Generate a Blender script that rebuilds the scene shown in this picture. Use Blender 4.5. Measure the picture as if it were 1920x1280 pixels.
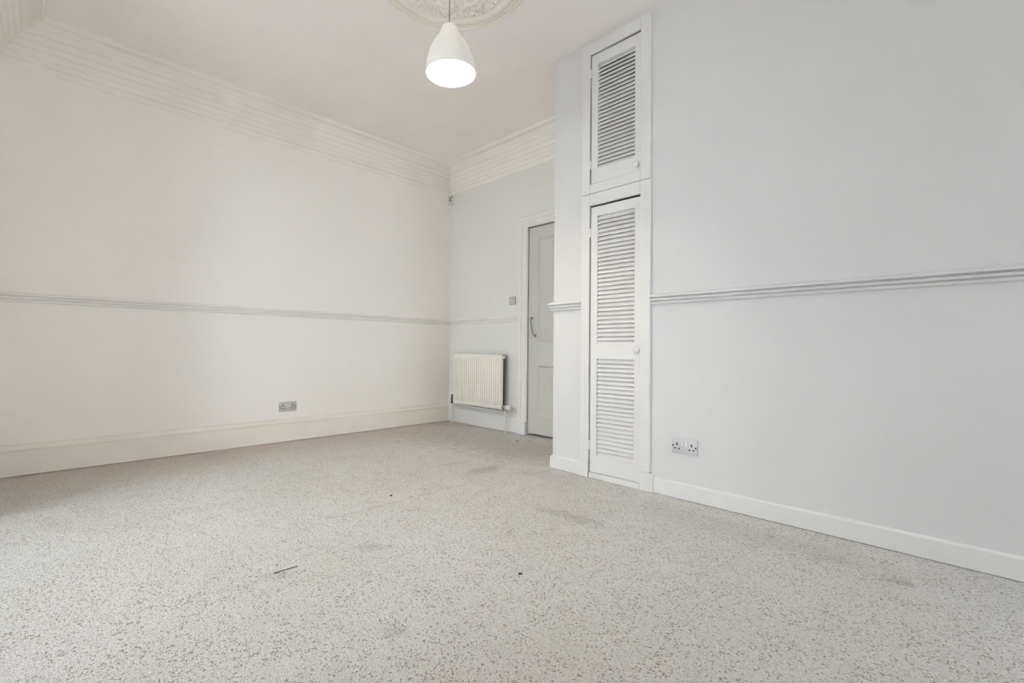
import bpy, bmesh, math, random
from mathutils import Matrix, Vector, noise as mnoise

random.seed(7)
scene = bpy.context.scene
for o in list(bpy.data.objects):
    bpy.data.objects.remove(o, do_unlink=True)
COL = scene.collection
PI = math.pi

# ------------------------------------------------------------------ camera
CAM_H = 0.85
yaw, pitch, roll = (math.radians(a) for a in (-44.105, 0.895, 0.515))
fwd = Vector((math.sin(yaw) * math.cos(pitch), math.cos(yaw) * math.cos(pitch), math.sin(pitch)))
r0 = Vector((math.cos(yaw), -math.sin(yaw), 0.0))
u0 = r0.cross(fwd)
right = r0 * math.cos(roll) + u0 * math.sin(roll)
up = -r0 * math.sin(roll) + u0 * math.cos(roll)
cam_data = bpy.data.cameras.new('camera')
cam_data.sensor_width = 36.0
cam_data.lens = 852.1 * 36.0 / 1920.0
cam_data.clip_start = 0.02
cam = bpy.data.objects.new('camera', cam_data)
cam.matrix_world = Matrix(((right.x, up.x, -fwd.x, 0.0),
                           (right.y, up.y, -fwd.y, 0.0),
                           (right.z, up.z, -fwd.z, CAM_H),
                           (0, 0, 0, 1)))
COL.objects.link(cam)
scene.camera = cam

# ------------------------------------------------------------------ world, light, exposure
SKY_COLOR = (0.86, 0.935, 1.0)
SKY_STRENGTH = 9.8
LAMP_COLOR = (1.0, 0.82, 0.58)
LAMP_STRENGTH = 470.0
world = bpy.data.worlds.new('overcast_sky')
scene.world = world
world.use_nodes = True
wn = world.node_tree.nodes
wn['Background'].inputs[0].default_value = (*SKY_COLOR, 1)
wn['Background'].inputs[1].default_value = SKY_STRENGTH

WIN = (-3.25, -1.45, 0.40, 2.50)          # window opening x0 x1 z0 z1 in the bay behind the camera
YBAY = -1.15                              # inner face of the bay's window wall
ADDED_WIN = (1.10, 2.48, 0.30, 2.65)           # opening y0 y1 z0 z1 of an added window lighting the left wall
def portal(name, w, h, loc, rotz):
    pl = bpy.data.lights.new(name, 'AREA')
    pl.shape = 'RECTANGLE'
    pl.size = w
    pl.size_y = h
    pl.cycles.is_portal = True
    po = bpy.data.objects.new(name, pl)
    po.location = loc
    po.rotation_euler = (PI / 2, 0, rotz)      # rotz = pi shines towards +y
    COL.objects.link(po)
portal('window_sky_portal', WIN[1] - WIN[0], WIN[3] - WIN[2], ((WIN[0] + WIN[1]) / 2, YBAY - .31, (WIN[2] + WIN[3]) / 2), PI)
portal('window_sky_portal', ADDED_WIN[1] - ADDED_WIN[0], ADDED_WIN[3] - ADDED_WIN[2], (3.11, (ADDED_WIN[0] + ADDED_WIN[1]) / 2, (ADDED_WIN[2] + ADDED_WIN[3]) / 2), -PI / 2)  # sky portal of the added side-wall window

vs = scene.view_settings
vs.view_transform = 'Standard'
vs.look = 'None'
vs.gamma = 1.0
vs.use_curve_mapping = False
vs.exposure = 0.0
cy = scene.cycles
cy.use_denoising = True
cy.use_adaptive_sampling = True
cy.adaptive_threshold = 0.2
cy.adaptive_min_samples = 28
cy.max_bounces = 14
cy.diffuse_bounces = 12
cy.transparent_max_bounces = 12
cy.sample_clamp_indirect = 6.0

# ------------------------------------------------------------------ materials
def new_mat(name):
    m = bpy.data.materials.new(name)
    m.use_nodes = True
    return m, m.node_tree.nodes, m.node_tree.links, m.node_tree.nodes['Principled BSDF']

def paint(name, color, rough=0.55, var=0.03, vscale=2.5, bump=0.03, bscale=260.0, spec=0.3):
    m, n, l, b = new_mat(name)
    tc = n.new('ShaderNodeTexCoord')
    nz = n.new('ShaderNodeTexNoise')
    nz.inputs['Scale'].default_value = vscale
    nz.inputs['Detail'].default_value = 5
    l.new(tc.outputs['Object'], nz.inputs['Vector'])
    mr = n.new('ShaderNodeMapRange')
    mr.inputs['From Min'].default_value = 0.3
    mr.inputs['From Max'].default_value = 0.7
    mr.inputs['To Min'].default_value = 1 - var
    mr.inputs['To Max'].default_value = 1.0
    l.new(nz.outputs['Fac'], mr.inputs['Value'])
    mx = n.new('ShaderNodeMix')
    mx.data_type = 'RGBA'
    mx.blend_type = 'MULTIPLY'
    mx.inputs['Factor'].default_value = 1.0
    mx.inputs['A'].default_value = (*color, 1)
    l.new(mr.outputs['Result'], mx.inputs['B'])
    l.new(mx.outputs['Result'], b.inputs['Base Color'])
    b.inputs['Roughness'].default_value = rough
    b.inputs['Specular IOR Level'].default_value = spec
    if bump > 0.06:
        nb = n.new('ShaderNodeTexNoise')
        nb.inputs['Scale'].default_value = bscale
        nb.inputs['Detail'].default_value = 3
        l.new(tc.outputs['Object'], nb.inputs['Vector'])
        bp = n.new('ShaderNodeBump')
        bp.inputs['Strength'].default_value = bump
        bp.inputs['Distance'].default_value = 0.002
        l.new(nb.outputs['Fac'], bp.inputs['Height'])
        l.new(bp.outputs['Normal'], b.inputs['Normal'])
    return m

def plain(name, color, rough=0.4, metal=0.0, spec=0.4):
    return paint(name, color, rough, var=0.02, vscale=30, bump=0.0, spec=spec) if metal == 0 else metal_mat(name, color, rough)

def metal_mat(name, color, rough):
    m, n, l, b = new_mat(name)
    b.inputs['Base Color'].default_value = (*color, 1)
    b.inputs['Metallic'].default_value = 1.0
    b.inputs['Roughness'].default_value = rough
    return m

M_WALL = paint('wall_paint', (0.925, 0.895, 0.86), 0.7, var=0.025, vscale=1.6, bump=0.05, bscale=180, spec=0.2)
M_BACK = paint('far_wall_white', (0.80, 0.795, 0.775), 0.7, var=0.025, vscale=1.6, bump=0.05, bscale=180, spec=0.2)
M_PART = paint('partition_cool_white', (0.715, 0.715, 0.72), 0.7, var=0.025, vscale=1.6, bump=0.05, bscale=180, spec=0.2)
M_CEIL = paint('ceiling_paint', (0.945, 0.905, 0.88), 0.8, var=0.03, vscale=3, bump=0.25, bscale=90, spec=0.15)
M_CORN = paint('cornice_paint', (0.915, 0.89, 0.85), 0.6, var=0.05, vscale=6, bump=0.08, bscale=120, spec=0.25)
M_ROSE = paint('rose_cream_plaster', (0.93, 0.885, 0.80), 0.6, var=0.06, vscale=14, bump=0.08, bscale=120, spec=0.25)
M_TRIM = paint('trim_gloss_white', (0.775, 0.775, 0.775), 0.38, var=0.03, vscale=7, bump=0.03, bscale=120, spec=0.4)
M_CREAM = paint('skirting_cream_gloss', (0.87, 0.835, 0.765), 0.40, var=0.05, vscale=5, bump=0.04, bscale=90, spec=0.4)
M_DADO = paint('dado_paint', (0.89, 0.875, 0.85), 0.5, var=0.03, vscale=8, bump=0.02, spec=0.3)
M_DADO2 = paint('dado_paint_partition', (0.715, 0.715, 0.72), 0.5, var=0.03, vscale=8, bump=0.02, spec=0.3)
M_ARCH = paint('architrave_white', (0.83, 0.815, 0.79), 0.42, var=0.03, vscale=6, bump=0.03, bscale=150, spec=0.4)
M_CUP = paint('cupboard_white', (0.765, 0.76, 0.755), 0.42, var=0.03, vscale=8, bump=0.03, bscale=150, spec=0.4)
M_DOOR = paint('door_white_shaded', (0.60, 0.595, 0.57), 0.42, var=0.03, vscale=6, bump=0.03, bscale=150, spec=0.4)  # white door, colour darkened to carry the partition's shade
M_DARK = paint('cupboard_interior', (0.10, 0.085, 0.07), 0.9, var=0.2, vscale=8, bump=0.0)
M_RAD = paint('radiator_cream_enamel', (0.88, 0.85, 0.78), 0.32, var=0.02, vscale=12, bump=0.0, spec=0.5)
M_RADDARK = plain('radiator_back_steel', (0.10, 0.095, 0.09), 0.6)
M_PIPE = plain('pipe_white_paint', (0.72, 0.71, 0.68), 0.35)
M_CHROME = metal_mat('tarnished_brass_chrome', (0.42, 0.40, 0.37), 0.38)
M_BLACK = plain('black_plastic', (0.025, 0.025, 0.025), 0.5)
M_SOCK = plain('socket_grey_plastic', (0.60, 0.60, 0.63), 0.35, spec=0.5)
M_SOCK2 = plain('socket_pale_plastic', (0.56, 0.535, 0.52), 0.4, spec=0.5)
M_SWITCH = plain('switch_plate_grey', (0.52, 0.52, 0.49), 0.4)
M_ROCK = plain('rocker_white', (0.70, 0.70, 0.70), 0.35)
M_HOLE = plain('socket_hole', (0.03, 0.03, 0.035), 0.8)
M_LENS = plain('sensor_lens_grey', (0.40, 0.38, 0.37), 0.35)
M_WHITEPL = plain('white_plastic', (0.80, 0.79, 0.77), 0.4)
M_STEEL = metal_mat('dull_steel', (0.30, 0.29, 0.27), 0.42)
M_THREAD = plain('charred_thread', (0.055, 0.05, 0.045), 0.9)
M_CABLE = plain('cable_flex', (0.42, 0.40, 0.36), 0.6)
M_GROUND = paint('pale_paving', (0.50, 0.49, 0.47), 0.9, var=0.2, vscale=1, bump=0)

def make_carpet():
    m, n, l, b = new_mat('berber_carpet')
    b.inputs['Roughness'].default_value = 0.95
    b.inputs['Specular IOR Level'].default_value = 0.05
    tc = n.new('ShaderNodeTexCoord')
    P = tc.outputs['Object']
    def val(op, a, c=None, d=None, clamp=False):
        x = n.new('ShaderNodeMath'); x.operation = op; x.use_clamp = clamp
        for i, q in enumerate((a, c, d)):
            if q is None: continue
            if isinstance(q, (int, float)): x.inputs[i].default_value = q
            else: l.new(q, x.inputs[i])
        return x.outputs[0]
    def noise(scale, detail=3, rough=0.5, vec=P):
        x = n.new('ShaderNodeTexNoise')
        x.inputs['Scale'].default_value = scale
        x.inputs['Detail'].default_value = detail
        x.inputs['Roughness'].default_value = rough
        l.new(vec, x.inputs['Vector'])
        return x.outputs['Fac']
    def rng(v, a, c, d=0.0, e=1.0, smooth=False):
        x = n.new('ShaderNodeMapRange')
        if smooth: x.interpolation_type = 'SMOOTHSTEP'
        x.inputs['From Min'].default_value = a; x.inputs['From Max'].default_value = c
        x.inputs['To Min'].default_value = d; x.inputs['To Max'].default_value = e
        l.new(v, x.inputs['Value'])
        return x.outputs['Result']
    def mix(f, a, c, mode='MIX'):
        x = n.new('ShaderNodeMix'); x.data_type = 'RGBA'; x.blend_type = mode
        for k, q in (('Factor', f), ('A', a), ('B', c)):
            s = x.inputs[k] if k == 'Factor' else [i for i in x.inputs if i.name == k and i.type == 'RGBA'][0]
            if isinstance(q, tuple): s.default_value = (*q, 1)
            elif isinstance(q, (int, float)): s.default_value = q
            else: l.new(q, s)
        return [o for o in x.outputs if o.type == 'RGBA'][0]
    # loop pile: one voronoi cell per yarn loop
    vor = n.new('ShaderNodeTexVoronoi')
    vor.inputs['Scale'].default_value = 215
    vor.inputs['Randomness'].default_value = 0.75
    l.new(P, vor.inputs['Vector'])
    sep = n.new('ShaderNodeSeparateColor')
    l.new(vor.outputs['Color'], sep.inputs['Color'])
    clump = noise(9, 3)
    clump2 = noise(70, 2)
    thr = val('ADD', rng(clump, 0.35, 0.68, 0.015, 0.15), rng(clump2, 0.45, 0.72, -0.01, 0.22))
    fleck = val('LESS_THAN', sep.outputs[0], thr)
    shade = rng(sep.outputs[1], 0, 1, 0.88, 1.06)
    base = mix(rng(noise(1.4, 4), 0.35, 0.65), (0.68, 0.668, 0.642), (0.715, 0.706, 0.69))
    combine = n.new('ShaderNodeCombineColor')
    for i in range(3): l.new(shade, combine.inputs[i])
    base = mix(1.0, base, combine.outputs[0], 'MULTIPLY')
    crev = rng(vor.outputs['Distance'], 0.25, 0.75, 1.0, 0.80)
    comb2 = n.new('ShaderNodeCombineColor')
    for i in range(3): l.new(crev, comb2.inputs[i])
    base = mix(1.0, base, comb2.outputs[0], 'MULTIPLY')
    dark = mix(sep.outputs[2], (0.20, 0.18, 0.155), (0.40, 0.37, 0.33))
    col = mix(val('MULTIPLY', fleck, 0.85), base, dark)
    # broad darker areas, stains, seam: marks with their own place on the carpet
    wob = noise(14, 3)
    sx = n.new('ShaderNodeSeparateXYZ'); l.new(P, sx.inputs[0])
    X, Y = sx.outputs[0], sx.outputs[1]
    def blob(cx, cy_, rx, ry, ang, amount, soft=0.55):
        c, s = math.cos(ang), math.sin(ang)
        dx, dy = val('SUBTRACT', X, cx), val('SUBTRACT', Y, cy_)
        a = val('DIVIDE', val('ADD', val('MULTIPLY', dx, c), val('MULTIPLY', dy, s)), rx)
        d = val('DIVIDE', val('SUBTRACT', val('MULTIPLY', dy, c), val('MULTIPLY', dx, s)), ry)
        r = val('SQRT', val('ADD', val('MULTIPLY', a, a), val('MULTIPLY', d, d)))
        r = val('ADD', r, rng(wob, 0.3, 0.7, -0.45, 0.45))
        return rng(r, 1 - soft, 1 + soft, amount, 0.0, True)
    dark_marks = [(-2.355, 2.16, 0.16, 0.06, 1.5, 0.34), (-2.64, 2.12, 0.09, 0.04, 1.4, 0.16),
              (-1.40, 1.88, 0.18, 0.05, 0.1, 0.28), (-1.77, 1.00, 0.07, 0.04, 0.9, 0.22),
              (-0.157, 2.212, 0.04, 0.025, 0.3, 0.40), (-1.80, 0.62, 0.06, 0.03, 0.5, 0.22),
              (-2.55, 2.85, 0.60, 0.34, 0.2, 0.30), (-0.75, 2.30, 0.5, 0.10, 0.0, 0.14),
              (-3.2, 2.75, 0.75, 0.34, 0.3, 0.26), (-1.95, 2.36, 0.20, 0.10, 0.1, 0.15),
              (-1.2, 0.75, 0.05, 0.03, 0.5, 0.2)]
    tot = None
    for s in dark_marks:
        q = blob(*s)
        tot = q if tot is None else val('MAXIMUM', tot, q)
    tot = val('MULTIPLY', tot, rng(noise(40, 3), 0.3, 0.6, 0.5, 1.0))
    col = mix(tot, col, (0.16, 0.145, 0.13))
    # brown tide marks along the left skirting; wider tan band paints in warm lamp light
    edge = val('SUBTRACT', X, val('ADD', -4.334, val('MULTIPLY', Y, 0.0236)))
    tide_and_lamp_tint = val('MAXIMUM', val('MULTIPLY', rng(edge, 0.03, 0.22, 1.0, 0.0, True), rng(noise(3.2, 4), 0.40, 0.68)), val('MULTIPLY', rng(edge, 0.10, 0.95, 0.62, 0.0, True), rng(noise(1.1, 3), 0.30, 0.60, 0.35, 1.0)))
    col = mix(val('MULTIPLY', tide_and_lamp_tint, 0.6), col, (0.56, 0.42, 0.27))
    # seam between two widths of carpet
    seam = val('LESS_THAN', val('ABSOLUTE', val('ADD', val('ADD', X, 2.205), rng(noise(6, 1), 0.3, 0.7, -0.012, 0.012))), 0.0028)
    seam = val('MULTIPLY', seam, val('MULTIPLY', val('GREATER_THAN', Y, 1.0), val('LESS_THAN', Y, 1.78)))
    seam = val('MULTIPLY', seam, rng(noise(25, 2), 0.40, 0.55, 0.15, 0.7))
    col = mix(seam, col, (0.20, 0.18, 0.16))
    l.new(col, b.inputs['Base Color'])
    bp = n.new('ShaderNodeBump')
    bp.inputs['Strength'].default_value = 0.7
    bp.inputs['Distance'].default_value = 0.003
    h = val('SUBTRACT', 1.0, vor.outputs['Distance'])
    l.new(h, bp.inputs['Height'])
    l.new(bp.outputs['Normal'], b.inputs['Normal'])
    return m
M_CARPET = make_carpet()

def make_glass():
    m, n, l, b = new_mat('window_glass')
    out = n['Material Output']
    n.remove(b)
    tr = n.new('ShaderNodeBsdfTransparent')
    gl = n.new('ShaderNodeBsdfGlossy')
    gl.inputs['Roughness'].default_value = 0.02
    fr = n.new('ShaderNodeFresnel')
    fr.inputs['IOR'].default_value = 1.3
    mx = n.new('ShaderNodeMixShader')
    l.new(fr.outputs[0], mx.inputs[0]); l.new(tr.outputs[0], mx.inputs[1]); l.new(gl.outputs[0], mx.inputs[2])
    l.new(mx.outputs[0], out.inputs[0])
    return m
M_GLASS = make_glass()

def make_shade():
    m, n, l, b = new_mat('lamp_shade_opal_plastic')
    out = n['Material Output']
    b.inputs['Base Color'].default_value = (0.88, 0.88, 0.87, 1)
    b.inputs['Roughness'].default_value = 0.3
    tl = n.new('ShaderNodeBsdfTranslucent')
    tl.inputs['Color'].default_value = (0.92, 0.93, 0.92, 1)
    mx = n.new('ShaderNodeMixShader')
    mx.inputs[0].default_value = 0.033
    l.new(b.outputs[0], mx.inputs[1]); l.new(tl.outputs[0], mx.inputs[2])
    l.new(mx.outputs[0], out.inputs[0])
    return m
M_SHADE = make_shade()

def make_bulb():
    m, n, l, b = new_mat('bulb_lit')
    b.inputs['Base Color'].default_value = (0.9, 0.9, 0.9, 1)
    b.inputs['Emission Color'].default_value = (*LAMP_COLOR, 1)
    b.inputs['Emission Strength'].default_value = LAMP_STRENGTH
    return m
M_BULB = make_bulb()

# ------------------------------------------------------------------ mesh helpers
def bm_box(bm, x0, x1, y0, y1, z0, z1, bevel=0.0, seg=2):
    t = bmesh.new()
    bmesh.ops.create_cube(t, size=1.0)
    for v in t.verts:
        v.co = Vector(((x0 + x1) / 2 + v.co.x * (x1 - x0), (y0 + y1) / 2 + v.co.y * (y1 - y0), (z0 + z1) / 2 + v.co.z * (z1 - z0)))
    if bevel > 0:
        bmesh.ops.bevel(t, geom=list(t.edges), offset=bevel, segments=seg, affect='EDGES', profile=0.5)
    merge(bm, t)

def merge(bm, t, mat=None):
    if mat is not None:
        bmesh.ops.transform(t, matrix=mat, verts=t.verts)
    mp = {}
    for v in t.verts: mp[v] = bm.verts.new(v.co)
    for f in t.faces:
        try: bm.faces.new([mp[v] for v in f.verts])
        except ValueError: pass
    t.free()

def bm_lathe(bm, prof, steps=32, mat=None, cap=True):
    """prof: (radius, z) list, spun about z"""
    t = bmesh.new()
    rings = []
    for r, z in prof:
        if r < 1e-6: rings.append([t.verts.new((0, 0, z))])
        else: rings.append([t.verts.new((r * math.cos(2 * PI * k / steps), r * math.sin(2 * PI * k / steps), z)) for k in range(steps)])
    for a, b in zip(rings, rings[1:]):
        if len(a) == 1 and len(b) == 1: continue
        for k in range(steps):
            k2 = (k + 1) % steps
            if len(a) == 1: t.faces.new((a[0], b[k2], b[k]))
            elif len(b) == 1: t.faces.new((a[k], a[k2], b[0]))
            else: t.faces.new((a[k], a[k2], b[k2], b[k]))
    bmesh.ops.recalc_face_normals(t, faces=t.faces)
    merge(bm, t, mat)

def bm_tube(bm, pts, r, steps=12):
    pts = [Vector(p) for p in pts]
    t = bmesh.new()
    rings = []
    for i, p in enumerate(pts):
        d = (pts[min(i + 1, len(pts) - 1)] - pts[max(i - 1, 0)]).normalized()
        a = d.orthogonal().normalized() if i == 0 else (rings_a - d * rings_a.dot(d)).normalized()
        rings_a = a
        b = d.cross(a)
        rr = r[i] if isinstance(r, (list, tuple)) else r
        rings.append([t.verts.new(p + (a * math.cos(2 * PI * k / steps) + b * math.sin(2 * PI * k / steps)) * rr) for k in range(steps)])
    for A, B in zip(rings, rings[1:]):
        for k in range(steps):
            t.faces.new((A[k], A[(k + 1) % steps], B[(k + 1) % steps], B[k]))
    t.faces.new(list(reversed(rings[0]))); t.faces.new(rings[-1])
    bmesh.ops.recalc_face_normals(t, faces=t.faces)
    merge(bm, t)

def bm_sweep(bm, prof, path, segs, closed_profile=True):
    """sweep profile (u from wall, z) along a polyline; the room is on the right of the path, corners mitred"""
    P = [Vector(p) for p in path]
    nr = []
    for a, b in zip(P, P[1:]):
        d = (b - a).normalized()
        nr.append(Vector((d.y, -d.x)))
    mit = []
    for i in range(len(P)):
        if i == 0: mit.append(nr[0])
        elif i == len(P) - 1: mit.append(nr[-1])
        else: mit.append((nr[i - 1] + nr[i]) / (1 + nr[i - 1].dot(nr[i])))
    t = bmesh.new()
    for s in segs:
        A = [t.verts.new((P[s].x + mit[s].x * u, P[s].y + mit[s].y * u, z)) for u, z in prof]
        B = [t.verts.new((P[s + 1].x + mit[s + 1].x * u, P[s + 1].y + mit[s + 1].y * u, z)) for u, z in prof]
        k = len(prof)
        for i in range(k):
            j = (i + 1) % k
            t.faces.new((A[i], A[j], B[j], B[i]))
        t.faces.new(list(reversed(A))); t.faces.new(B)
    bmesh.ops.recalc_face_normals(t, faces=t.faces)
    merge(bm, t)

def obj(name, bm, mat, parent=None, smooth=False, loc=None, angle=35):
    me = bpy.data.meshes.new(name)
    bmesh.ops.recalc_face_normals(bm, faces=bm.faces)
    bm.to_mesh(me); bm.free()
    if smooth:
        for p in me.polygons: p.use_smooth = True
        me.set_sharp_from_angle(angle=math.radians(angle))
    me.materials.append(mat)
    o = bpy.data.objects.new(name, me)
    COL.objects.link(o)
    if loc is not None: o.location = loc
    if parent is not None: o.parent = parent
    return o

def share(name, me, parent, loc, rot=(0, 0, 0)):
    o = bpy.data.objects.new(name, me)
    COL.objects.link(o)
    o.location = loc; o.rotation_euler = rot
    o.parent = parent
    return o

def empty(name, loc=(0, 0, 0), rotz=0.0):
    o = bpy.data.objects.new(name, None)
    o.empty_display_size = 0.1
    COL.objects.link(o)
    o.location = loc; o.rotation_euler = (0, 0, rotz)
    return o

def tag(o, label, cat, kind=None, group=None):
    o['label'] = label; o['category'] = cat
    if kind: o['kind'] = kind
    if group: o['group'] = group
    return o

def boxes(name, lst, mat, parent=None, bevel=0.0, smooth=False):
    bm = bmesh.new()
    for b in lst: bm_box(bm, *b, bevel=bevel)
    return obj(name, bm, mat, parent, smooth)

# ------------------------------------------------------------------ room plan
ZC = 2.937
YN = -0.226          # wall behind the camera (windows)
YB = 3.335           # far wall with the door
YP = 2.555           # near partition with the cupboard
XE = -2.06           # end of the partition
XR = 2.80            # right wall, out of view
def xl(y): return -4.334 + 0.0236 * y      # the left wall is a little out of square
C_NR = (XR, YN); C_NL = (xl(YN), YN); C_BL = (xl(YB), YB); C_BR = (XE, YB); C_PE = (XE, YP); C_PR = (XR, YP)
PATH = [C_NR, C_NL, C_BL, C_BR, C_PE, C_PR, C_NR]

# floor and ceiling
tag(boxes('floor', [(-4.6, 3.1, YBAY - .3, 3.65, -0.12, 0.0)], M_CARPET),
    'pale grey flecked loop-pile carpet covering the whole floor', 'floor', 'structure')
tag(boxes('ceiling', [(-4.6, 3.1, -0.53, 3.65, ZC, ZC + 0.12)], M_CEIL),
    'off-white textured plaster ceiling', 'ceiling', 'structure')

def prism(name, foot, z0, z1, mat):
    bm = bmesh.new()
    a = [bm.verts.new((x, y, z0)) for x, y in foot]
    b = [bm.verts.new((x, y, z1)) for x, y in foot]
    k = len(foot)
    for i in range(k): bm.faces.new((a[i], a[(i + 1) % k], b[(i + 1) % k], b[i]))
    bm.faces.new(list(reversed(a))); bm.faces.new(b)
    return obj(name, bm, mat)

tag(prism('wall_left', [(xl(YN - .3), YN - .3), (xl(YB + .2), YB + .2), (xl(YB + .2) - .12, YB + .2), (xl(YN - .3) - .12, YN - .3)], 0, ZC, M_WALL),
    'long white painted left wall below the cornice', 'wall', 'structure')
DX0, DX1, DZ = -3.012, -2.245, 2.047       # door leaf opening
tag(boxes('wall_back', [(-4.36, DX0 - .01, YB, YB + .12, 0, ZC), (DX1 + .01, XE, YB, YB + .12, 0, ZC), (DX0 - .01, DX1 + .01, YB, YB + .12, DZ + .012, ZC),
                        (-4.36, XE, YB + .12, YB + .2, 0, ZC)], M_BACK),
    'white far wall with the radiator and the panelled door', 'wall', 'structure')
tag(boxes('wall_return', [(XE, XE + .1, YP + .1, YB + .2, 0, ZC)], M_WALL),
    'short return wall at the end of the cupboard partition', 'wall', 'structure')
CX0, CX1 = -1.79, -1.325                    # cupboard recess
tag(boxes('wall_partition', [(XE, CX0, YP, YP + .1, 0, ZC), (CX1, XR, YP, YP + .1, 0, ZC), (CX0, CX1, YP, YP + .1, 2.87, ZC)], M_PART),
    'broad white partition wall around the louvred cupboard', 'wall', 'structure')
v0, v1, v2, v3 = ADDED_WIN
tag(boxes('wall_right', [(XR, XR + .3, YN - .3, v0, 0, ZC), (XR, XR + .3, v1, YP + .1, 0, ZC), (XR, XR + .3, v0, v1, 0, v2), (XR, XR + .3, v0, v1, v3, ZC)], M_WALL),
    'white side wall to the right of the camera', 'wall', 'structure')
wx0, wx1, wz0, wz1 = WIN
BZ = 2.62                                   # head of the bay opening
bx0, bx1 = wx0 - .08, wx1 + .08
tag(boxes('wall_near', [(-4.36, bx0, YN - .3, YN, 0, ZC), (bx1, XR, YN - .3, YN, 0, ZC), (bx0, bx1, YN - .3, YN, BZ, ZC)], M_WALL),
    'white wall behind the camera around the bay opening', 'wall', 'structure')
tag(boxes('wall_bay', [(bx0 - .2, bx0, YBAY, YN - .3, 0, BZ), (bx1, bx1 + .2, YBAY, YN - .3, 0, BZ), (bx0 - .2, bx1 + .2, YBAY, YN - .3, BZ, BZ + .1),
                       (bx0 - .2, wx0, YBAY - .3, YBAY, 0, BZ + .1), (wx1, bx1 + .2, YBAY - .3, YBAY, 0, BZ + .1), (wx0, wx1, YBAY - .3, YBAY, 0, wz0), (wx0, wx1, YBAY - .3, YBAY, wz1, BZ + .1)], M_WALL),
    'white walls of the window bay behind the camera', 'wall', 'structure')
tag(boxes('ground', [(-14, 16, -18, 14, -1.0, -0.9)], M_GROUND),
    'grey ground outside the windows', 'ground', 'structure')

# sash windows, both out of view; the side-wall one is added fill light
def sash_window(name, label, loc, rotz, W, Hh, lights):
    """local: room side is +y, origin at the middle of the sill"""
    win = empty(name, loc, rotz)
    tag(win, label, 'window', 'structure')
    y0, y1 = -0.06, 0.0
    fr = [(-W / 2, -W / 2 + .05, y0, y1, 0, Hh), (W / 2 - .05, W / 2, y0, y1, 0, Hh), (-W / 2, W / 2, y0, y1, Hh - .05, Hh), (-W / 2, W / 2, y0, y1 + .03, 0, .05)]
    edges = [-W / 2 + .05]
    for k in range(1, lights):
        m = -W / 2 + W * k / lights
        fr.append((m - .04, m + .04, y0, y1, .05, Hh - .05))
        edges += [m - .04, m + .04]
    edges.append(W / 2 - .05)
    boxes('frame', fr, M_TRIM, win, bevel=.004)
    for a, b in zip(edges[::2], edges[1::2]):
        for za, zb, yo in ((.05, Hh / 2 + .02, -.02), (Hh / 2 - .02, Hh - .05, -.04)):
            s = boxes('sash', [(a, a + .035, yo - .018, yo + .018, za, zb), (b - .035, b, yo - .018, yo + .018, za, zb),
                               (a + .035, b - .035, yo - .018, yo + .018, za, za + .04), (a + .035, b - .035, yo - .018, yo + .018, zb - .04, zb)], M_TRIM, win)
            boxes('pane', [(a + .035, b - .035, yo - .002, yo + .002, za + .04, zb - .04)], M_GLASS, s)
    boxes('window_sill', [(-W / 2 - .06, W / 2 + .06, .0, .25, -.03, .0)], M_TRIM, win, bevel=.004)
sash_window('window_1', 'three-light white sash window behind the camera', ((wx0 + wx1) / 2, YBAY - .2, wz0), 0, wx1 - wx0, wz1 - wz0, 3)
sash_window('added_window_2', 'two-light white sash window added in the unseen side wall to light the left wall', (XR + .2, (v0 + v1) / 2, v2), PI / 2, v1 - v0, v3 - v2, 2)

# ------------------------------------------------------------------ cornice
cp = [(.205, 0), (.205, .005), (.200, .006), (.199, .011), (.196, .020), (.191, .027), (.186, .031), (.182, .030), (.181, .008), (.165, .007), (.145, .013), (.130, .025), (.122, .040),
      (.121, .047), (.118, .050), (.114, .068), (.106, .083), (.100, .087), (.091, .087), (.091, .094), (.088, .106), (.080, .120), (.074, .128), (.067, .129), (.067, .137),
      (.064, .148), (.058, .160), (.053, .167), (.045, .168), (.045, .175), (.042, .187), (.036, .200), (.031, .208), (.026, .209), (.026, .216), (.024, .228), (.020, .240),
      (.016, .2445), (.006, .245), (.006, .262), (.005, .280), (.002, .288), (0, .289)]
cornice = [(u, ZC - d) for u, d in cp] + [(0, ZC)]
for i, (seg, side, lab) in enumerate(((1, 'left', 'deep moulded plaster cornice along the long left wall'),
                                      (2, 'back', 'deep moulded plaster cornice above the radiator and door'),
                                      (0, 'near', 'moulded plaster cornice above the window wall, top left corner'))):
    bm = bmesh.new(); bm_sweep(bm, cornice, PATH, [seg])
    tag(obj('trim_%d' % (i + 1), bm, M_CORN), lab, 'cornice', 'structure')

# ------------------------------------------------------------------ skirting boards
sk = [(0, .004), (.022, .004), (.022, .161), (.013, .1615), (.013, .1655), (.021, .167), (.019, .174), (.010, .192), (.008, .196), (.008, .203), (.004, .207), (0, .208)]
bm = bmesh.new(); bm_sweep(bm, sk, PATH, [1])
tag(obj('baseboard_left', bm, M_CREAM), 'tall cream skirting board along the left wall', 'skirting', 'structure')
bm = bmesh.new(); bm_sweep(bm, sk, [C_NL, C_BL, (-3.128, YB)], [1])
tag(obj('baseboard_back', bm, M_TRIM), 'tall white skirting board behind the radiator', 'skirting', 'structure')
bm = bmesh.new(); bm_sweep(bm, sk, [(bx0, YN), C_NL, C_BL], [0])
tag(obj('baseboard_near', bm, M_TRIM), 'white skirting board left of the window bay', 'skirting', 'structure')
sp = [(0, .003), (.015, .003), (.015, .083), (.0135, .0865), (.005, .0895), (.003, .092), (0, .0925)]
bm = bmesh.new(); bm_sweep(bm, sp, [(XE, YB - .03), C_PE, (-1.842, YP)], [0, 1])
tag(obj('baseboard_partition_end', bm, M_TRIM), 'low white skirting wrapping the partition corner left of the cupboard', 'skirting', 'structure')
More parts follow.
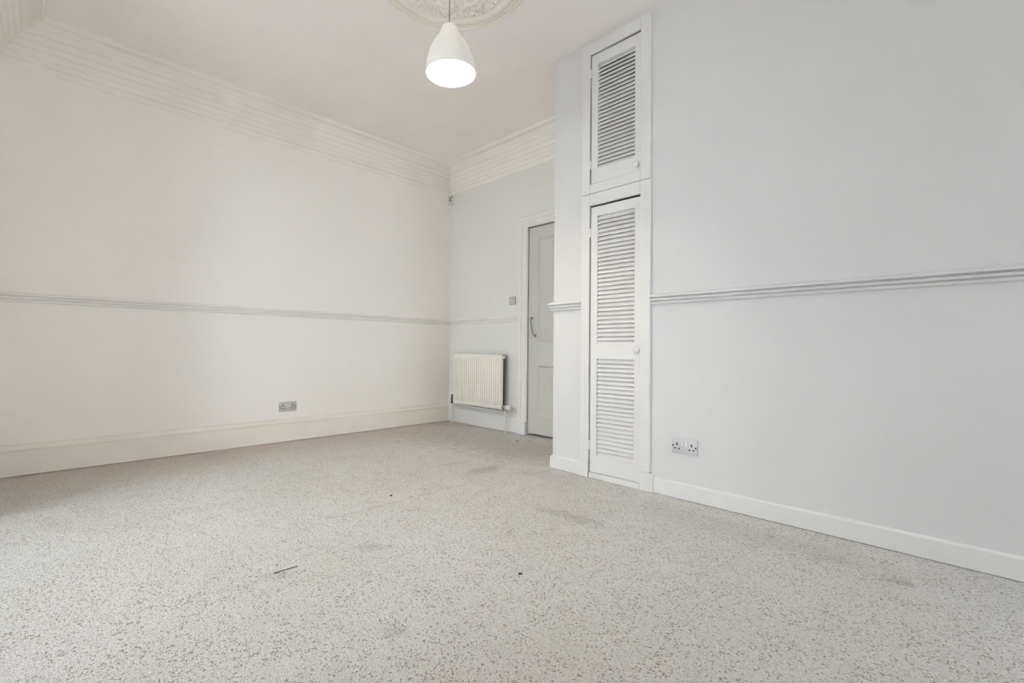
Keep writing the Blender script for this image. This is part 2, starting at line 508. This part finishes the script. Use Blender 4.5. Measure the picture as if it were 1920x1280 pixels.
bm = bmesh.new(); bm_sweep(bm, sp, [(-1.28, YP), C_PR], [0])
tag(obj('baseboard_partition', bm, M_TRIM), 'low white skirting along the partition right of the cupboard', 'skirting', 'structure')
bm = bmesh.new(); bm_sweep(bm, sp, PATH, [5])
tag(obj('baseboard_right', bm, M_TRIM), 'low white skirting on the right side wall', 'skirting', 'structure')

# ------------------------------------------------------------------ dado rails
dd = [(0, 1.193), (.006, 1.193), (.020, 1.188), (.031, 1.182), (.033, 1.178), (.033, 1.172), (.018, 1.1705), (.013, 1.166), (.024, 1.163), (.026, 1.158),
      (.025, 1.152), (.012, 1.150), (.008, 1.146), (.017, 1.143), (.018, 1.138), (.016, 1.133), (.006, 1.129), (0, 1.128)]
dd = [(u, z - .008) for u, z in dd]
n_tr = 4
for path, segs, lab in ((PATH, [1], 'thin white dado rail along the long left wall'),
                        ([C_NL, C_BL, (-3.127, YB)], [1], 'thin white dado rail above the radiator'),
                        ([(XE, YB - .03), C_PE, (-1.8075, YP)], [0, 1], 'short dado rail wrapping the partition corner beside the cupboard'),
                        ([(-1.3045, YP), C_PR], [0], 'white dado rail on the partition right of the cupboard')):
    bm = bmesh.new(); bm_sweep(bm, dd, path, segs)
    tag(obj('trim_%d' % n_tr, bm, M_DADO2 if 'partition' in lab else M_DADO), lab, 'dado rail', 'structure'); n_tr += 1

# ------------------------------------------------------------------ panelled door in the far wall
door = empty('door_1', ((DX0 + DX1) / 2, YB, 0))
tag(door, 'white panelled door half hidden behind the partition', 'door', 'structure')
ox = door.location.x
a0 = DX0 - .004 - ox; a1 = DX1 + .004 - ox
fw = .112
arch = [(0, 0), (.012, 0), (.016, .006), (.022, .010), (.022, .030), (.018, .034), (.018, .062), (.024, .068), (.030, .074), (.034, .084), (.034, .100), (.030, .106), (.024, fw), (0, fw)]
bm = bmesh.new()
t = bmesh.new()
path = [(a0, .13), (a0, DZ + .004), (a1, DZ + .004), (a1, .13)]
dirs = [(-1, 0), (-1, 1), (1, 1), (1, 0)]
rings = []
for (px, pz), (sx, sz) in zip(path, dirs):
    rings.append([t.verts.new((px + sx * w, -d - .0005, pz + (sz * w))) for d, w in arch])
for A, B in zip(rings, rings[1:]):
    for i in range(len(arch)):
        j = (i + 1) % len(arch)
        t.faces.new((A[i], A[j], B[j], B[i]))
t.faces.new(rings[0]); t.faces.new(rings[-1])
merge(bm, t)
obj('architrave', bm, M_ARCH, door)
boxes('plinth_block', [(a0 - fw - .003, a0 - .001, -.036, -.0005, 0.002, .132)], M_TRIM, door, bevel=.003)
boxes('plinth_block', [(a1 + .001, a1 + fw - .005, -.036, -.0005, 0.002, .132)], M_TRIM, door, bevel=.003)
# leaf: stiles and rails with sunk panels
L0, L1 = DX0 + .001 - ox, DX1 - .001 - ox
yb0, yb1 = .006, .046
lz0, lz1 = .022, DZ - .004
pw = (.118, .108)                       # stile, muntin
pxs = [(L0 + pw[0], -pw[1] / 2), (pw[1] / 2, L1 - pw[0])]
pzs = [(.205, .685), (.920, lz1 - .115)]
leaf_boxes = [(L0, L0 + pw[0], yb0, yb1, lz0, lz1), (L1 - pw[0], L1, yb0, yb1, lz0, lz1), (-pw[1] / 2, pw[1] / 2, yb0, yb1, lz0, lz1)]
for px0, px1 in pxs:
    leaf_boxes += [(px0, px1, yb0, yb1, lz0, pzs[0][0]), (px0, px1, yb0, yb1, pzs[0][1], pzs[1][0]), (px0, px1, yb0, yb1, pzs[1][1], lz1)]
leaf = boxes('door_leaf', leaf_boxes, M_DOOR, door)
for px0, px1 in pxs:
    for pz0, pz1 in pzs:
        bm = bmesh.new()
        e = .014
        t = bmesh.new()
        o_ = [t.verts.new(p) for p in ((px0, yb0 + .001, pz0), (px1, yb0 + .001, pz0), (px1, yb0 + .001, pz1), (px0, yb0 + .001, pz1))]
        i_ = [t.verts.new(p) for p in ((px0 + e, yb0 + .013, pz0 + e), (px1 - e, yb0 + .013, pz0 + e), (px1 - e, yb0 + .013, pz1 - e), (px0 + e, yb0 + .013, pz1 - e))]
        k_ = [t.verts.new((v.co.x, yb1 - .005, v.co.z)) for v in o_]
        for q in range(4):
            t.faces.new((o_[q], o_[(q + 1) % 4], i_[(q + 1) % 4], i_[q]))
            t.faces.new((o_[q], k_[q], k_[(q + 1) % 4], o_[(q + 1) % 4]))
        t.faces.new(i_); t.faces.new(list(reversed(k_)))
        merge(bm, t)
        obj('panel', bm, M_DOOR, leaf)
# slanting bow pull handle on the hinge-free stile
bm = bmesh.new()
hx0, hz0, hx1, hz1 = -2.962 - ox, 1.150, -2.922 - ox, .978
def hp(t_, out): return (hx0 + (hx1 - hx0) * t_, yb0 - .002 - out, hz0 + (hz1 - hz0) * t_)
bm_tube(bm, [hp(.03, 0), hp(.04, .022), hp(.07, .030), hp(.14, .033), hp(.5, .034), hp(.86, .033), hp(.93, .030), hp(.96, .022), hp(.97, 0)], [.007, .006, .006, .006, .0065, .007, .0075, .007, .008], 12)
for (hx, hz) in ((hx0, hz0), (hx1, hz1)):
    bm_lathe(bm, [(0, 0), (.014, 0), (.014, .004), (.008, .007), (0, .007)], 16, Matrix.Translation((hx, yb0, hz)) @ Matrix.Rotation(PI / 2, 4, 'X'))
h = obj('handle', bm, M_STEEL, leaf, smooth=True)
h['label'] = 'slim dark metal pull handle'

# ------------------------------------------------------------------ louvred cupboards
YF = 2.535
def slat_mesh(name, length, width=.034, thick=.0055, tilt=math.radians(33)):
    bm = bmesh.new()
    bm_box(bm, 0, length, -thick / 2, thick / 2, -width / 2, width / 2, bevel=.0012, seg=1)
    # front edge low, back edge high
    bmesh.ops.rotate(bm, cent=(0, 0, 0), matrix=Matrix.Rotation(-tilt, 3, 'X'), verts=bm.verts)
    me = bpy.data.meshes.new(name)
    bm.to_mesh(me); bm.free()
    me.materials.append(M_CUP)
    return me

def knob_mesh():
    bm = bmesh.new()
    prof = [(0, 0), (.012, 0), (.0125, .003), (.009, .006), (.0085, .011), (.012, .015), (.018, .018), (.0205, .022), (.0205, .026), (.018, .030), (.012, .0325), (0, .0335)]
    bm_lathe(bm, prof, 28, Matrix.Rotation(PI / 2, 4, 'X'))
    me = bpy.data.meshes.new('knob')
    bmesh.ops.recalc_face_normals(bm, faces=bm.faces)
    bm.to_mesh(me); bm.free()
    for p in me.polygons: p.use_smooth = True
    me.materials.append(M_CUP)
    return me

def hinge_mesh():
    bm = bmesh.new()
    bm_lathe(bm, [(0, -.030), (.0035, -.030), (.0048, -.027), (.0048, .027), (.0035, .030), (0, .030)], 12)
    bm_box(bm, -.008, 0, .0008, .0035, -.027, .027)
    bm_box(bm, 0, .009, .0008, .0035, -.027, .027)
    me = bpy.data.meshes.new('hinge')
    bm.to_mesh(me); bm.free()
    me.materials.append(M_CUP)
    return me
KNOB, HINGE = knob_mesh(), hinge_mesh()

def cupboard(name, label, fx0, fx1, oz0, oz1, ox0, ox1, frame_boxes, cz0, cz1, door_z, rails, louvres, knob, hinges, swing):
    root = empty(name, ((fx0 + fx1) / 2, YF, cz0))
    tag(root, label, 'cupboard')
    bx, by, bz = root.location
    def rel(b): return (b[0] - bx, b[1] - bx, b[2] - by, b[3] - by, b[4] - bz, b[5] - bz)
    for nm, lst, bev in frame_boxes:
        boxes(nm, [rel(b) for b in lst], M_CUP, root, bevel=bev)
    # carcass lining of the recess
    ye = 3.02
    boxes('carcass', [rel(b) for b in ((CX0 + .001, ox0, YP + .0006, ye, cz0, cz1), (ox1, CX1 - .001, YP + .0006, ye, cz0, cz1), (ox0, ox1, ye - .015, ye, cz0, cz1),
                                        (ox0, ox1, YP + .03, ye - .015, cz0, cz0 + .012), (ox0, ox1, YP + .03, ye - .015, cz1 - .012, cz1))], M_DARK, root)
    # door leaf: stiles and rails
    dx0, dx1 = ox0 + .009, ox1 - .002
    dz0, dz1 = door_z
    hx, hy = dx0, YF + .006
    lst = [(0, .046, 0, .028, dz0 - bz, dz1 - bz), (dx1 - dx0 - .041, dx1 - dx0, 0, .028, dz0 - bz, dz1 - bz)]
    for z0, z1 in rails: lst.append((.046, dx1 - dx0 - .041, 0, .028, z0 - bz, z1 - bz))
    d = boxes('door', lst, M_CUP, root)
    d.location = (hx - bx, hy - by, 0)
    d.rotation_euler = (0, 0, math.radians(swing))
    ln = dx1 - dx0 - .041 - .046 + .008
    me = slat_mesh('slat', ln)
    for z0, z1, n in louvres:
        p = (z1 - z0) / n
        for k in range(n):
            share('slat', me, d, (.042, .0155, z0 + (k + .5) * p - bz), (random.uniform(-.03, .03), 0, 0))
    # bead lining the louvre openings
    bl = []
    for z0, z1, n in louvres:
        bl += [(.046, .049, .001, .027, z0 - bz, z1 - bz)]
    boxes('louvre_bead', bl, M_CUP, d)
    share('knob', KNOB, d, (knob[0] - hx, -.0003, knob[1] - bz))
    for hz in hinges: share('hinge', HINGE, d, (-.0055, -.003, hz - bz))
    return root

UX0, UX1 = -1.745, -1.374
cupboard('louvred_cupboard', 'upper louvred cupboard door set close under the ceiling', -1.807, -1.307, 1.957, 2.830, UX0, UX1,
         [('frame_stile', [(-1.807, UX0, YF, YP - .0005, 1.8905, 2.905)], .0025), ('frame_stile', [(UX1, -1.307, YF, YP - .0005, 1.8905, 2.905)], .0025),
          ('frame_rail', [(UX0 + .0002, UX1 - .0002, YF + .0003, YP - .0005, 2.832, 2.905)], .0025), ('frame_rail', [(UX0 + .0002, UX1 - .0002, YF + .0003, YP - .0005, 1.8905, 1.955)], .0025)],
         1.893, 2.868, (1.958, 2.822), [(1.958, 2.054), (2.752, 2.822)], [(2.054, 2.752, 27)], (-1.400, 1.994), (2.705, 2.086), 0.9)
LX0, LX1 = -1.743, -1.371
cupboard('louvred_cupboard', 'tall lower louvred cupboard door standing down to the carpet', -1.807, -1.305, .04, 1.806, LX0, LX1,
         [('frame_stile', [(-1.807, LX0, YF - .003, YP - .0005, .112, 1.8868)], .0025), ('frame_stile', [(LX1, -1.305, YF - .003, YP - .0005, .112, 1.8868)], .0025),
          ('frame_rail', [(LX0 + .0002, LX1 - .0002, YF - .0027, YP - .0005, 1.808, 1.8868)], .0025),
          ('plinth_block', [(-1.842, LX0 - .002, YF - .006, YP - .0005, .001, .1118)], .003),
          ('plinth_block', [(LX1 + .002, -1.281, YF - .006, YP - .0005, .001, .1118)], .003),
          ('threshold_strip', [(LX0 + .004, LX1 - .0002, YF - .004, YP + .03, .001, .036)], .003)],
         .0, 1.888, (.040, 1.797), [(.040, .152), (.788, .882), (1.734, 1.797)], [(.152, .788, 23), (.882, 1.734, 31)], (-1.392, .846), (1.628, .217), 0.9)

# ------------------------------------------------------------------ radiator
RX0, RX1 = -4.046, -3.268
RZ0, RZ1 = .238, .790
RY = YB - .110
rad = empty('radiator', ((RX0 + RX1) / 2, YB, 0))
tag(rad, 'cream ribbed panel radiator on the far wall beside the door', 'radiator')
bx, by = rad.location.x, rad.location.y
bm = bmesh.new()
N = 23
pitch_r = (RX1 - RX0 - .02) / N
us = [RX0]
cols = [(RX0, .0, 1.0), (RX0 + .008, -.0, 1.0)]
t = bmesh.new()
colx = [(RX0, 0.0)]
for k in range(N):
    x = RX0 + .010 + k * pitch_r
    colx += [(x + pitch_r * .10, .004), (x + pitch_r * .17, -.007), (x + pitch_r * .50, -.009), (x + pitch_r * .83, -.007), (x + pitch_r * .90, .004)]
colx.append((RX1, 0.0))
rows = [(RZ0, 0.0), (RZ0 + .030, 0.0), (RZ0 + .048, 1.0), (RZ1 - .058, 1.0), (RZ1 - .040, 0.0), (RZ1 - .006, 0.0), (RZ1, -.6)]
grid = []
for z, a in rows:
    grid.append([t.verts.new((x - bx, RY - by + (d * a if a >= 0 else .006), z)) for x, d in colx])
for r in range(len(rows) - 1):
    for c in range(len(colx) - 1):
        t.faces.new((grid[r][c], grid[r][c + 1], grid[r + 1][c + 1], grid[r + 1][c]))
yb_ = RY - by + .022
top = [t.verts.new((x - bx, yb_, RZ1)) for x, d in colx]
bot = [t.verts.new((x - bx, yb_, RZ0)) for x, d in colx]
for c in range(len(colx) - 1):
    t.faces.new((grid[-1][c], grid[-1][c + 1], top[c + 1], top[c]))
    t.faces.new((bot[c], bot[c + 1], grid[0][c + 1], grid[0][c]))
    t.faces.new((top[c], top[c + 1], bot[c + 1], bot[c]))
t.faces.new([g[0] for g in grid] + [top[0], bot[0]])
t.faces.new([g[-1] for g in reversed(grid)] + [bot[-1], top[-1]])
merge(bm, t)
obj('front_panel', bm, M_RAD, rad, smooth=True, angle=50)
lst = []
for k in range(44):
    x = RX0 + .02 + k * (RX1 - RX0 - .04) / 43
    lst.append((x - bx - .0012, x - bx + .0012, yb_ + .0005, yb_ + .038, RZ0 + .03, RZ1 - .02))
boxes('convector_fins', lst, M_RADDARK, rad)
boxes('top_grille', [(RX0 - bx + .002, RX1 - bx - .002, yb_ + .0004, yb_ + .050, RZ1 - .003, RZ1 + .002)], M_RAD, rad, bevel=.001)
for x in (RX0 + .12, RX1 - .12):
    boxes('wall_bracket', [(x - bx - .012, x - bx + .012, yb_ + .038, -.0005, RZ0 + .08, RZ1 - .06)], M_RADDARK, rad)
yc = RY - by + .012
bm = bmesh.new()
bm_lathe(bm, [(0, 0), (.010, 0), (.010, .012), (.013, .014), (.013, .024), (.009, .027), (0, .027)], 16, Matrix.Translation((RX1 - bx, yc, RZ1 - .030)) @ Matrix.Rotation(PI / 2, 4, 'Y'))
obj('bleed_valve', bm, M_PIPE, rad, smooth=True)
# flow and return pipes
pzl, pzr = RZ0 + .024, RZ0 + .022
lxp, rxp = RX0 - .028, RX1 + .044
for xx in (lxp, rxp):
    bm = bmesh.new()
    bm_tube(bm, [(xx - bx, yc, .001), (xx - bx, yc, RZ0 - .004)], .0095, 14)
    obj('pipe', bm, M_PIPE, rad, smooth=True)
bm = bmesh.new()
bm_tube(bm, [(lxp - bx + .008, yc + .022, RZ0 - .022), (rxp - bx - .008, yc + .022, RZ0 - .030)], .0085, 14)
obj('pipe', bm, M_PIPE, rad, smooth=True)
# lockshield valve (left)
bm = bmesh.new()
bm_lathe(bm, [(0, -.035), (.013, -.035), (.014, -.030), (.014, -.014), (.012, -.010), (.012, .012), (.015, .014), (.015, .026), (.010, .030), (.010, .060), (.008, .064), (0, .064)], 16, Matrix.Translation((lxp - bx, yc, pzl)))
bm_tube(bm, [(lxp - bx, yc, pzl), (RX0 - bx + .001, yc, pzl)], .009, 12)
v = obj('lockshield_valve', bm, M_BLACK, rad, smooth=True)
v['label'] = 'small black lockshield valve'
# thermostatic valve (right)
bm = bmesh.new()
bm_lathe(bm, [(0, -.040), (.0135, -.040), (.0145, -.034), (.0145, -.018), (.012, -.012), (.013, .010), (.010, .016), (0, .016)], 16, Matrix.Translation((rxp - bx, yc, pzr)))
bm_tube(bm, [(RX1 - bx - .001, yc, pzr), (rxp - bx + .02, yc, pzr)], .011, 14)
v = obj('thermostatic_valve', bm, M_CHROME, rad, smooth=True)
bm = bmesh.new()
bm_lathe(bm, [(0, 0), (.016, 0), (.021, .004), (.023, .012), (.024, .040), (.0235, .052), (.020, .060), (.012, .064), (0, .065)], 24, Matrix.Translation((rxp - bx + .016, yc, pzr)) @ Matrix.Rotation(PI / 2, 4, 'Y'))
obj('valve_head', bm, M_WHITEPL, v, smooth=True)

# ------------------------------------------------------------------ double sockets and light switch
def double_socket(loc, rotz, label, mat):
    """local: plate in xz, front towards -y"""
    r = empty('double_socket', loc, rotz)
    tag(r, label, 'socket')
    boxes('face_plate', [(-.073, .073, -.010, -.0004, -.043, .043)], mat, r, bevel=.0025, smooth=True)
    for sx in (-1, 1):
        boxes('rocker_switch', [(sx * .011 - .0075, sx * .011 + .0075, -.0135, -.0100, .002, .028)], M_ROCK, r, bevel=.0012)
        cx = sx * .042
        boxes('pin_hole', [(cx - .0036, cx + .0036, -.0107, -.0096, .003, .0175)], M_HOLE, r)
        for q in (-.0115, .0115):
            boxes('pin_hole', [(cx + q - .0046, cx + q + .0046, -.0106, -.0096, -.0185, -.0115)], M_HOLE, r)
        bm = bmesh.new()
        bm_lathe(bm, [(0, 0), (.0044, 0), (.0044, .0012), (0, .0012)], 14, Matrix.Translation((sx * .0655, -.0098, 0)) @ Matrix.Rotation(PI / 2, 4, 'X'))
        obj('screw', bm, M_HOLE, r)
    return r
double_socket((xl(1.54), 1.54, .312), -PI / 2 - math.atan(.0236) + PI, 'double wall socket low on the long left wall', M_SOCK2)
double_socket((-1.097, YP, .302), 0, 'double wall socket low on the partition right of the cupboard', M_SOCK)

sw = empty('light_switch', (-3.226, YB, 1.338))
tag(sw, 'square light switch beside the door frame above the dado rail', 'light switch')
boxes('face_plate', [(-.043, .043, -.010, -.0004, -.043, .043)], M_SWITCH, sw, bevel=.0025, smooth=True)
boxes('rocker_switch', [(-.0085, .0085, -.0140, -.0100, -.014, .014)], M_ROCK, sw, bevel=.0012)

# ------------------------------------------------------------------ alarm sensor in the far corner
sn = empty('motion_sensor', (C_BL[0] + .016, YB - .016, 2.575), -PI / 4 - .01)
tag(sn, 'tiny white motion sensor in the far corner under the cornice', 'sensor')
# local -y points into the room along the corner bisector after the rotation below
sn.rotation_euler = (0, 0, math.radians(45))
bm = bmesh.new()
bm_box(bm, -.026, .026, -.046, -.012, -.046, .044, bevel=.006)
obj('housing', bm, M_WHITEPL, sn, smooth=True)
bm = bmesh.new()
bm_lathe(bm, [(0, -.030), (.018, -.030), (.020, -.026), (.020, .026), (.018, .030), (0, .030)], 20, Matrix.Translation((-.003, -.041, .012)) @ Matrix.Diagonal((1, .55, 1, 1)))
obj('lens', bm, M_LENS, sn, smooth=True)
boxes('status_light', [(-.005, .005, -.049, -.0455, -.040, -.033)], M_LENS, sn)
boxes('bracket', [(.012, .022, -.047, -.020, .0445, .056)], M_BLACK, sn, bevel=.002)
boxes('wall_mount', [(-.018, .018, -.0118, -.004, -.036, .034)], M_WHITEPL, sn)

# ------------------------------------------------------------------ ceiling rose
RC = (-2.003, 1.543)
rose = empty('ceiling_rose', (RC[0], RC[1], ZC))
tag(rose, 'round ornate plaster ceiling rose around the pendant flex', 'ceiling rose')
bm = bmesh.new()
pr = [(.446, 0), (.446, .006), (.441, .0085), (.434, .0085), (.430, .004), (.418, .004), (.414, .009), (.406, .011), (.400, .009), (.397, .005), (.390, .006),
      (.386, .015), (.376, .023), (.362, .026), (.350, .024), (.338, .016), (.330, .013), (.26, .015), (.16, .018), (.135, .020), (.128, .030), (.115, .036), (.10, .034), (.094, .024), (.06, .026), (0, .030)]
bm_lathe(bm, [(r, -d) for r, d in pr], 96)
obj('plate', bm, M_ROSE, rose, smooth=True, angle=45)
def leaf_mesh(name, length, width, height, lobes):
    bm = bmesh.new()
    nu, nv = 22, 12
    g = []
    for i in range(nu + 1):
        s = i / nu
        env = math.sin(PI * min(1, s * 1.02) ** .75) ** .8 if 0 < s < 1 else 0
        w = width * env * (0.72 + .28 * abs(math.sin(PI * lobes * s))) + .002
        row = []
        for j in range(nv + 1):
            q = -1 + 2 * j / nv
            hgt = height * (1 - q * q) ** .6 * (.35 + .65 * math.sin(PI * min(1, s * 1.05 + .05))) * (1 - .45 * math.exp(-(q / .10) ** 2)) * (.75 + .25 * math.cos(2 * PI * lobes * s + 3 * abs(q)))
            row.append(bm.verts.new((s * length, q * w, -hgt)))
        g.append(row)
    for i in range(nu):
        for j in range(nv): bm.faces.new((g[i][j], g[i + 1][j], g[i + 1][j + 1], g[i][j + 1]))
    bmesh.ops.recalc_face_normals(bm, faces=bm.faces)
    bmesh.ops.solidify(bm, geom=bm.faces, thickness=.002)
    me = bpy.data.meshes.new(name)
    bm.to_mesh(me); bm.free()
    for p in me.polygons: p.use_smooth = True
    me.materials.append(M_ROSE)
    return me
LEAF = leaf_mesh('acanthus_leaf', .175, .060, .022, 4)
LEAF2 = leaf_mesh('side_leaf', .10, .026, .016, 3)
def blossom_mesh():
    bm = bmesh.new()
    for k in range(6):
        a = 2 * PI * k / 6
        t = bmesh.new()
        bmesh.ops.create_uvsphere(t, u_segments=12, v_segments=8, radius=1)
        merge(bm, t, Matrix.Translation((.018 * math.cos(a), .018 * math.sin(a), 0)) @ Matrix.Rotation(a, 4, 'Z') @ Matrix.Diagonal((.014, .009, .012, 1)))
    t = bmesh.new()
    bmesh.ops.create_uvsphere(t, u_segments=12, v_segments=8, radius=1)
    merge(bm, t, Matrix.Diagonal((.009, .009, .016, 1)))
    me = bpy.data.meshes.new('blossom')
    bm.to_mesh(me); bm.free()
    for p in me.polygons: p.use_smooth = True
    me.materials.append(M_ROSE)
    return me
BLOS = blossom_mesh()
for k in range(8):
    a = 2 * PI * k / 8 + .22
    share('acanthus_leaf', LEAF, rose, (.140 * math.cos(a), .140 * math.sin(a), -.0155), (0, 0, a))
    b_ = a + PI / 8
    share('blossom', BLOS, rose, (.285 * math.cos(b_), .285 * math.sin(b_), -.016), (0, 0, b_))
    for s in (-1, 1):
        c_ = b_ + s * .07
        share('scroll_leaf', LEAF2, rose, (.255 * math.cos(c_), .255 * math.sin(c_), -.0145), (0, 0, b_ + PI - s * .75))
        share('scroll_leaf', LEAF2, rose, (.295 * math.cos(b_ + s * .085), .295 * math.sin(b_ + s * .085), -.0135), (0, 0, b_ + s * 1.45))

# ------------------------------------------------------------------ pendant lamp
lamp = empty('pendant_lamp', (RC[0], RC[1], ZC - .032))
tag(lamp, 'white bell-shaped pendant lamp, lit, hanging from the ceiling rose', 'pendant lamp')
lz = lamp.location.z
bm = bmesh.new()
bm_lathe(bm, [(0, 0), (.045, 0), (.045, -.010), (.036, -.024), (.012, -.030), (0, -.030)], 28)
obj('ceiling_cup', bm, M_WHITEPL, lamp, smooth=True)
bm = bmesh.new()
bm_tube(bm, [(0, 0, -.028), (0, 0, 2.646 - lz)], .0034, 10)
obj('cable', bm, M_CABLE, lamp, smooth=True)
outer = [(.008, 2.6440), (.026, 2.6430), (.0355, 2.640), (.0425, 2.633), (.0465, 2.622), (.0520, 2.604), (.0570, 2.592), (.0658, 2.5775), (.0760, 2.564), (.0855, 2.551), (.0955, 2.535), (.1040, 2.518),
         (.1115, 2.5005), (.1180, 2.4825), (.1280, 2.449), (.1345, 2.415), (.1378, 2.392), (.1392, 2.376)]
inner = [(max(.004, r - .0030), z - (.003 if i < 3 else 0)) for i, (r, z) in enumerate(outer)]
inner[-1] = (.1362, 2.376)
bm = bmesh.new()
bm_lathe(bm, [(r, z - lz) for r, z in outer + list(reversed(inner)) + [outer[0]]], 64)
obj('shade', bm, M_SHADE, lamp, smooth=True, angle=60)
bm = bmesh.new()
bm_lathe(bm, [(0, 2.639 - lz), (.012, 2.6385 - lz), (.019, 2.634 - lz), (.019, 2.620 - lz), (.015, 2.616 - lz), (.015, 2.610 - lz), (0, 2.610 - lz)], 24)
obj('lampholder', bm, M_WHITEPL, lamp, smooth=True)
bm = bmesh.new()
pb = [(0, 2.609), (.013, 2.608), (.014, 2.585)]
for k in range(1, 15):
    th = math.radians(18 + (162 * k / 14))
    pb.append((.048 * math.sin(th) if k < 14 else 0, 2.530 + .048 * math.cos(th)))
bm_lathe(bm, [(r, z - lz) for r, z in pb], 20)
obj('bulb', bm, M_BULB, lamp, smooth=True)

# the shade hangs a little askew on its flex
piv = Vector((0, 0, 2.643 - lz))
tilt = Matrix.Translation(piv) @ Matrix.Rotation(math.radians(-2.3), 4, Vector((-.696, .718, 0))) @ Matrix.Rotation(math.radians(1.6), 4, Vector((.718, .696, 0))) @ Matrix.Translation(-piv)
for ch in lamp.children:
    if ch.name.split('.')[0] in ('shade', 'lampholder', 'bulb'): ch.matrix_local = tilt

# ------------------------------------------------------------------ small things lying on the carpet
bm = bmesh.new()
bm_tube(bm, [(-1.826, .617, .002), (-1.8255, .640, .0028), (-1.8235, .668, .0024), (-1.8225, .700, .002)], [.0022, .0014, .0014, .0012], 8)
tag(obj('thread', bm, M_THREAD, smooth=True), 'thin straight dark thread lying on the pale carpet', 'thread')
def crumb(x, y, s, label):
    bm = bmesh.new()
    bmesh.ops.create_icosphere(bm, subdivisions=2, radius=1)
    for v in bm.verts:
        k = 1 + .45 * mnoise.noise(v.co * 1.7 + Vector((x * 9, y * 9, 0)))
        v.co = Vector((v.co.x * s * k * 1.3, v.co.y * s * k, max(-.0015, v.co.z * s * .5 * k)))
    o = obj('crumb', bm, M_THREAD, smooth=True, loc=(x, y, .0015))
    tag(o, label, 'crumb')
crumb(-1.175, 1.267, .0060, 'dark speck on the carpet in the centre foreground')
crumb(-2.318, 1.405, .0075, 'dark crumb on the carpet beside the seam')
crumb(-2.889, 3.064, .0085, 'dark speck on the carpet in front of the door')
